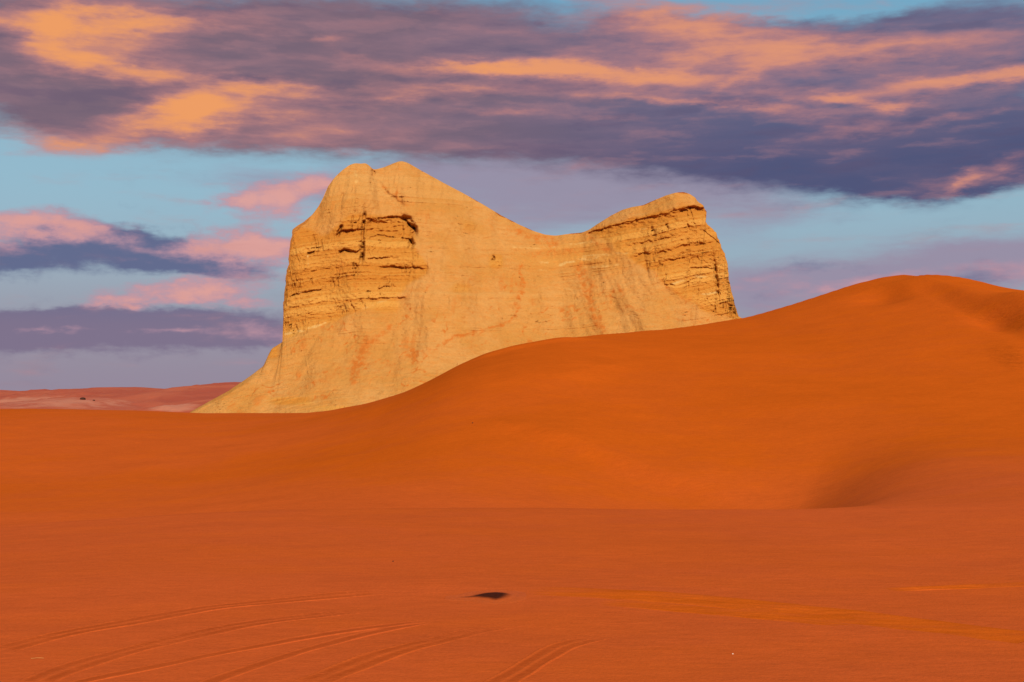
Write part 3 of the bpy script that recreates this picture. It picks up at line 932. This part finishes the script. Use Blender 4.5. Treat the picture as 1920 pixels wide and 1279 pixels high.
    root['category'] = 'rock butte'
    off = np.array(root.location)
    # pieces: the two cliffs, their caps and the slope between, sharing borders
    cl = blur1(blur1(CL, 2, 0), 2, 1)[:-1, :-1] > .5
    cr = blur1(blur1(CR, 2, 0), 2, 1)[:-1, :-1] > .5
    pxf, pyf = PX[:-1, :-1], PY[:-1, :-1]
    capy = np.interp(pxf, [c[0] for c in cap], [c[1] for c in cap])
    cp = (pxf > 1098) & (pxf < 1330) & (pyf < capy) & ~cr
    al = cl & (pxf > 690) & (pxf < 790) & (pyf > 400) & (pyf < 470)
    dome = (pxf < 698) & (pyf < 440) & ~cl & ~cp
    cl &= ~al
    rest = ~(cl | cr | cp | al | dome)
    made = {}
    for nm, msk, lab in (('cliff_face', cl, 'banded cracked cliff below the left summit'), ('cliff_face', cr, 'tilted thin bedded cliff of the right hand tower'),
                         ('summit_cap', cp, 'smooth sloping cap above the tilted cliff'), ('summit_cap', dome, 'smooth rounded dome at the top left'), ('talus_slope', rest, 'smooth pale slope streaked with orange sand')):
        me = grid_mesh(nm, wx - off[0], wy - off[1], wz - off[2], attrs, msk, N)
        ob = link(nm, me, mat, root, label=lab)
        made.setdefault(nm, ob)
    me = grid_mesh('alcove', wx - off[0], wy - off[1], wz - off[2], attrs, al, N)
    link('alcove', me, mat, made['cliff_face'], label='shadowed hollow under an overhang')
    # the far side
    NB = 14
    vb = np.linspace(0, 1, NB)
    BX = bx[None, :] + (ox - bx)[None, :] * vb[:, None]
    BY = by[None, :] + (oy - by)[None, :] * vb[:, None]
    run = (BY - oy[None, :]) / FPX * 540 * 0.7
    DB = yk[None, :] + run + np.where(run > 0, 4 * fbm(BX / 60, BY / 60, 3) * np.clip(run / 10, 0, 1), 0)
    x2, y2, z2 = at(BX, BY, yk[None, :] + 0 * BX)
    # keep the height, push back
    Xb, Yb, Zb = x2, np.maximum(DB, yk[None, :]), z2
    Xb[-1], Yb[-1], Zb[-1] = wx[-1], wy[-1], wz[-1]
    me = grid_mesh('back_slope', Xb - off[0], Yb - off[1], Zb - off[2], {'cliff': 0 * BX + .2, 'pale': 0 * BX, 'sand': 0 * BX, 'bed': 0 * BX}, None, None, flip=True)
    link('back_slope', me, mat, root)


def butte_material():
    m, t = newmat('sandstone')
    tc = t.new('ShaderNodeTexCoord')
    P = tc.outputs['Object']
    cliff, pale, sand, bed = (attr(t, k) for k in ('cliff', 'pale', 'sand', 'bed'))
    n1 = t.noise(P, 0.05, 5, 0.6)
    n2 = t.noise(P, 0.45, 5, 0.65)
    n3 = t.noise(t.vm('MULTIPLY', P, (1, 1, 3.5)), 1.3, 4, 0.6)
    n4 = t.noise(t.vm('MULTIPLY', P, (1, 1, 4)), 0.22, 6, 0.7)
    slope = t.mix(t.smooth(n1, .35, .65), (0.46, 0.222, 0.054), (0.50, 0.258, 0.078))
    slope = t.mix(t.smooth(n4, .42, .68, 0, .6), slope, (0.48, 0.196, 0.042))
    slope = t.mix(t.smooth(bed, .2, 1.4, 0, .5), slope, (0.53, 0.295, 0.095))
    rock = t.mix(t.smooth(bed, -.9, .9), (0.46, 0.190, 0.031), (0.55, 0.280, 0.062))
    rock = t.mix(t.smooth(n3, .5, .72, 0, .45), rock, (0.41, 0.150, 0.026))
    col = t.mix(t.smooth(cliff, .15, .75), slope, rock)
    sf = t.m('MULTIPLY_ADD', t.m('SUBTRACT', n2, .5), 0.9, sand)
    col = t.mix(t.smooth(sf, .05, .85, 0, .9), col, (0.46, 0.142, 0.024))
    col = t.mix(t.smooth(t.m('MULTIPLY_ADD', t.m('SUBTRACT', n2, .5), .7, pale), .2, .9, 0, .8), col, (0.56, 0.36, 0.13))
    v = t.m('MULTIPLY_ADD', t.m('SUBTRACT', n2, .5), 0.28, 1.0)
    v = t.m('MULTIPLY_ADD', t.m('SUBTRACT', n3, .5), 0.25, v)
    col = t.mix(1.0, col, t.xyz(v, v, v), 'MULTIPLY')
    h = t.m('MULTIPLY_ADD', n3, 0.6, n2)
    surface(t, col, 0.95, h, 0.8, 0.7, 0.0)
    return m


build_butte()

# ------------------------------------------------------------------ tyre tracks pressed into the near sand
def ground_at(px, py):
    """points where the photo's lines of sight meet the near sand"""
    px, py = np.atleast_1d(np.asarray(px, float)), np.atleast_1d(np.asarray(py, float))
    dx, dy, dz = ray(px, py)
    ys = np.geomspace(8, 170, 3000)[None, :]
    xs = (dx / dy)[:, None] * ys
    zs = EYE + (dz / dy)[:, None] * ys
    hit = np.argmax(zs < terrain(xs, ys + 0 * xs), axis=1)
    y = ys[0, hit]
    x = dx / dy * y
    return x, y, terrain(x, y)


def densify(x, y, step):
    d = np.concatenate([[0], np.cumsum(np.hypot(np.diff(x), np.diff(y)))])
    n = max(8, int(d[-1] / step))
    q = np.linspace(0, d[-1], n)
    xs, ys = np.interp(q, d, x), np.interp(q, d, y)
    k = max(1.0, 1.2 / step)
    return blur1(xs, k, 0), blur1(ys, k, 0), q


def tread(kind):
    """cross-profile: offset in half-widths, height in metres, how dark the sand is coloured"""
    u = np.linspace(-1, 1, 33)
    if kind == 'double':
        h = 0.011 * np.exp(-((np.abs(u) - .80) / .10) ** 2) + 0.008 * np.exp(-(u / .12) ** 2)
        k = np.exp(-((np.abs(u) - .42) / .24) ** 4)
    elif kind == 'scuff':
        h = 0.008 + 0.010 * np.abs(np.sin(u * 7.0)) * (1 - u * u)
        k = 0.0 * u
    else:
        h = 0.008 * np.exp(-((np.abs(u) - .72) / .16) ** 2)
        k = np.exp(-(u / .5) ** 4)
    edge = np.clip((np.abs(u) - .88) / .12, 0, 1)
    return u, h + 0.004 - 0.03 * edge, k * (1 - edge)


TRACKS = [
    ('double', .40, .20, [(-60, 1236), (0, 1217), (150, 1182), (300, 1155), (450, 1132), (600, 1117), (750, 1107), (900, 1104), (1060, 1105)], 'leftmost and uppermost of the curving tyre tracks in the sand'),
    ('double', .36, .15, [(20, 1300), (100, 1262), (180, 1234), (300, 1203), (420, 1177), (520, 1162), (640, 1147), (780, 1134), (960, 1124)], 'grooved tyre track running from the bottom left corner, second from the left'),
    ('single', .20, .15, [(60, 1298), (150, 1279), (300, 1247), (420, 1222), (550, 1199), (700, 1176), (830, 1158), (940, 1146), (1080, 1134)], 'faint narrow tyre track in the middle of the curving set, third from the left'),
    ('single', .19, .15, [(310, 1310), (380, 1284), (450, 1258), (560, 1220), (660, 1194), (760, 1172), (850, 1156), (980, 1140)], 'thin tyre track, fourth from the left, merging towards the dark patch'),
    ('double', .34, .35, [(540, 1295), (620, 1262), (690, 1236), (760, 1213), (840, 1192), (930, 1174), (1040, 1156), (1130, 1146)], 'broad tyre track in the lower middle, fifth from the left'),
    ('double', .28, .45, [(915, 1296), (965, 1258), (1020, 1226), (1080, 1202), (1160, 1184), (1260, 1174)], 'short tyre track curving up from the bottom edge at the middle'),
    ('scuff', .80, .85, [(900, 1106), (1000, 1107), (1150, 1113), (1300, 1124), (1450, 1138), (1600, 1155), (1750, 1174), (1850, 1187), (1990, 1205)], 'wide bright churned tyre track bending off to the right edge'),
    ('scuff', .50, .70, [(1060, 1124), (1200, 1134), (1330, 1144), (1420, 1152), (1520, 1163), (1640, 1176), (1720, 1186)], 'narrow churned tyre track just below the wide bright one'),
    ('scuff', .30, .90, [(1600, 1108), (1720, 1103), (1830, 1099), (1990, 1093)], 'short pale tyre track near the right edge, above the wide bright one'),
]
for kind, hw, fr, pts, lab in TRACKS:
    p = np.array(pts, float)
    gx, gy, gz = ground_at(p[:, 0], p[:, 1])
    xs, ys, q = densify(gx, gy, 0.06)
    tx, ty = np.gradient(xs), np.gradient(ys)
    l = np.hypot(tx, ty)
    nx, ny = -ty / l, tx / l
    u, h, dk = tread(kind)
    wob = 1 + 0.22 * fbm(q / 2.5, q * 0 + hw * 31, 3)
    off = 0.10 * fbm(q / 3.0 + 7, q * 0 + hw * 17, 2)
    Xs = xs[:, None] + nx[:, None] * (u[None, :] * (hw * wob)[:, None] + off[:, None])
    Ys = ys[:, None] + ny[:, None] * (u[None, :] * (hw * wob)[:, None] + off[:, None])
    ends = np.clip(np.minimum(q / (0.06 * q[-1]), (q[-1] - q) / (0.38 * q[-1])), 0, 1)
    if kind == 'scuff':
        ends = np.clip(q / (0.3 * q[-1]), 0, 1)
        if pts[-1][0] < 1900:
            ends = ends * np.clip((q[-1] - q) / (0.4 * q[-1]), 0, 1)
    Zs = terrain(Xs, Ys)
    vary = np.clip(0.75 + 1.1 * fbm(q / 4, q * 0 + hw * 11, 3), .15, 1.5)
    hh = h[None, :] * np.where(h[None, :] > 0.004, vary[:, None], 1.0) * ends[:, None] ** .6 - 0.012 * (1 - ends[:, None])
    hh = hh + (0.004 * fbm(Xs * 3.1, Ys * 3.1, 3, .6) + 0.003 * np.sin(q / 0.16 * 2 * np.pi)[:, None] * (kind == 'double')) * (hh > 0.0) * ends[:, None]
    me = grid_mesh('tyre_track', Xs - gx[0], Ys - gy[0], Zs + hh - gz[0], {'fresh': np.full(Xs.shape, fr) * np.where(kind == 'scuff', np.clip(q / (.25 * q[-1]), 0, 1), ends)[:, None] * (.6 + .8 * np.clip(fbm(Xs / 1.5, Ys / .5, 3) + .4, 0, 1) * (kind == 'scuff')), 'slump': 0 * Xs,
                                                                                           'loose': (kind == 'scuff') * ends[:, None] * np.clip(.38 + .9 * fbm(Xs / 2.5, Ys / .5, 4, .6), 0, .75) * (1 - u[None, :] ** 4),
                                                                                           'rut_dark': dk[None, :] * (ends ** .8)[:, None] * np.clip(.40 + .30 * fbm(Xs / 2.2, Ys / 2.2, 4, .6), .08, .5)}, flip=True)
    link('tyre_track', me, MAT_SAND, None, label=lab, category='tyre track', group='tyre tracks across the near sand').location = (gx[0], gy[0], gz[0])


# ------------------------------------------------------------------ small things lying on the sand
def lump(name, loc, size, mat, label, cat, seed, flat=0.7):
    rs = np.random.default_rng(seed)
    th = np.linspace(0, 2 * np.pi, 15)
    ph = np.linspace(0, np.pi, 9)
    PH, TH = np.meshgrid(ph, th, indexing='ij')
    k = 1 + 0.35 * fbm(np.cos(TH) * np.sin(PH) * 1.7 + seed, np.sin(TH) * np.sin(PH) * 1.7 + np.cos(PH), 3, .6)
    X = k * np.sin(PH) * np.cos(TH) * size[0]
    Y = k * np.sin(PH) * np.sin(TH) * size[1]
    Z = (k * np.cos(PH) + .45) * size[2] * flat
    me = grid_mesh(name, X, Y, Z, flip=True)
    o = link(name, me, mat, None, label=label, category=cat)
    o.location = loc
    o.rotation_euler = (0, 0, rs.uniform(0, 6))
    return o


def stone_material(name, c):
    m, t = newmat(name)
    tc = t.new('ShaderNodeTexCoord')
    n = t.noise(tc.outputs['Object'], 30, 5, .6)
    col = t.mix(n, tuple(v * .6 for v in c), tuple(min(1, v * 1.35) for v in c))
    surface(t, col, .85, n, .01, .8, .2)
    return m


M_DARK = stone_material('dark_stone', (0.05, 0.02, 0.012))
M_PALE = stone_material('pale_stone', (0.75, 0.62, 0.5))
M_STRAW = stone_material('dry_straw', (0.55, 0.28, 0.09))


def spot(px, py):
    x, y, z = ground_at([px], [py])
    return float(x[0]), float(y[0]), float(z[0])


lump('pebble', spot(737, 1053), (.022, .022, .022), M_DARK, 'tiny dark pebble alone on the sand above the tyre tracks', 'pebble', 3)
lump('pebble', spot(1374, 1227), (.015, .015, .013), M_PALE, 'tiny white pebble on the sand right of the tyre tracks', 'pebble', 5)
lump('pebble', spot(886, 794), (.06, .06, .06), M_DARK, 'tiny dark stone on the low dune slope below the butte', 'pebble', 8)


def twig():
    x, y, z = spot(70, 1235)
    xs = np.linspace(-.10, .10, 9)
    r = 0.004
    an = np.linspace(0, 2 * np.pi, 7)
    X = np.repeat(xs[None, :], 7, 0)
    Y = 0.006 * np.sin(xs * 25)[None, :] + r * np.cos(an)[:, None]
    Z = 0.008 + 0.003 * np.cos(xs * 30)[None, :] + r * np.sin(an)[:, None]
    me = grid_mesh('twig', X, Y, Z)
    o = link('twig', me, M_STRAW, None, label='thin pale twig lying on the sand between the two leftmost tracks', category='twig')
    o.location = (x, y, z)
    o.rotation_euler = (0, 0, .1)


twig()


# far rocks on the plain
def on_hill(k, px, py):
    XX, yy, ZZ, qx, qy = HILL_PTS[k]
    d = np.hypot(qx - px, (qy - py) * 3) + 1e3 * (yy > np.median(yy))
    i = np.unravel_index(np.argmin(d), d.shape)
    return float(XX[i]), float(yy[i]), float(ZZ[i])


x, y, z = on_hill(1, 156, 749)
lump('boulder', (x, y, z), (2.8, 2.6, 2.2), M_DARK, 'dark boulder on the pale rise in front of the far hills', 'boulder', 12)
x, y, z = on_hill(1, 177, 751)
lump('boulder', (x, y, z), (1.3, 1.2, 1.0), M_DARK, 'small dark boulder right of the bigger one on the pale rise', 'boulder', 14)


# tuft of dry grass on the crest
def tuft():
    x, y, z = at(857, 687.5, 157)
    z = float(terrain(np.array([x]), np.array([y]))[0])
    root = bpy.data.objects.new('dry_tuft', None)
    COL.objects.link(root)
    root.location = (x, y, z)
    root.empty_display_size = .2
    root['label'] = 'tiny reddish dry grass tuft on the dune crest in front of the butte'
    root['category'] = 'grass tuft'
    for i in range(14):
        a = rng.uniform(0, 2 * np.pi)
        ln = rng.uniform(.18, .42)
        k = np.linspace(0, 1, 4)
        cx, cy = np.cos(a) * .5 * k * k * ln, np.sin(a) * .5 * k * k * ln
        w = .014 * (1 - .8 * k)
        an = np.linspace(0, 2 * np.pi, 5)
        X = cx[None, :] + w[None, :] * np.cos(an)[:, None]
        Y = cy[None, :] + w[None, :] * np.sin(an)[:, None]
        Z = (k * ln)[None, :] + 0 * X
        link('blade', grid_mesh('blade', X, Y, Z), M_STRAW, root)


tuft()


# soft-edged patch coloured darker than the sand, by the tracks
def dark_patch():
    m, t = newmat('dark_sand')
    P, col, n2, n3 = sand_nodes(t)
    f = attr(t, 'dark_mask')
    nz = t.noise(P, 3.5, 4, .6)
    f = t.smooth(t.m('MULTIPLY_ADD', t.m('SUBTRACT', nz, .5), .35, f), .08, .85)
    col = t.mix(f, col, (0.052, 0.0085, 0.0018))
    surface(t, col, .95, n3, .02, 1.0, .05)
    cx, cy, cz = spot(921, 1119)
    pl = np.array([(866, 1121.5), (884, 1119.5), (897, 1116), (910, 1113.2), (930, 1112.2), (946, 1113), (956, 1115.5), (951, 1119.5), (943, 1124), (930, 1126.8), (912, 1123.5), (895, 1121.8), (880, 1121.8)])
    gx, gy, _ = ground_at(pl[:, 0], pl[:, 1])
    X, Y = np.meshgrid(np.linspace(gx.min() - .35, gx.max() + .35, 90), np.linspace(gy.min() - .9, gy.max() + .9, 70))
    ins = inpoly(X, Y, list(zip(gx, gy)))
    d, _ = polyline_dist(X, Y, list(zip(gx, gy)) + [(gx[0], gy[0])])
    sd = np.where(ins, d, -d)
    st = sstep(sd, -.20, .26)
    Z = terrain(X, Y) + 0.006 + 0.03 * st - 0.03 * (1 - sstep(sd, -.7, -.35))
    me = grid_mesh('dark_sand_patch', X - cx, Y - cy, Z - cz, {'dark_mask': st, 'fresh': 0 * X + .15, 'slump': 0 * X})
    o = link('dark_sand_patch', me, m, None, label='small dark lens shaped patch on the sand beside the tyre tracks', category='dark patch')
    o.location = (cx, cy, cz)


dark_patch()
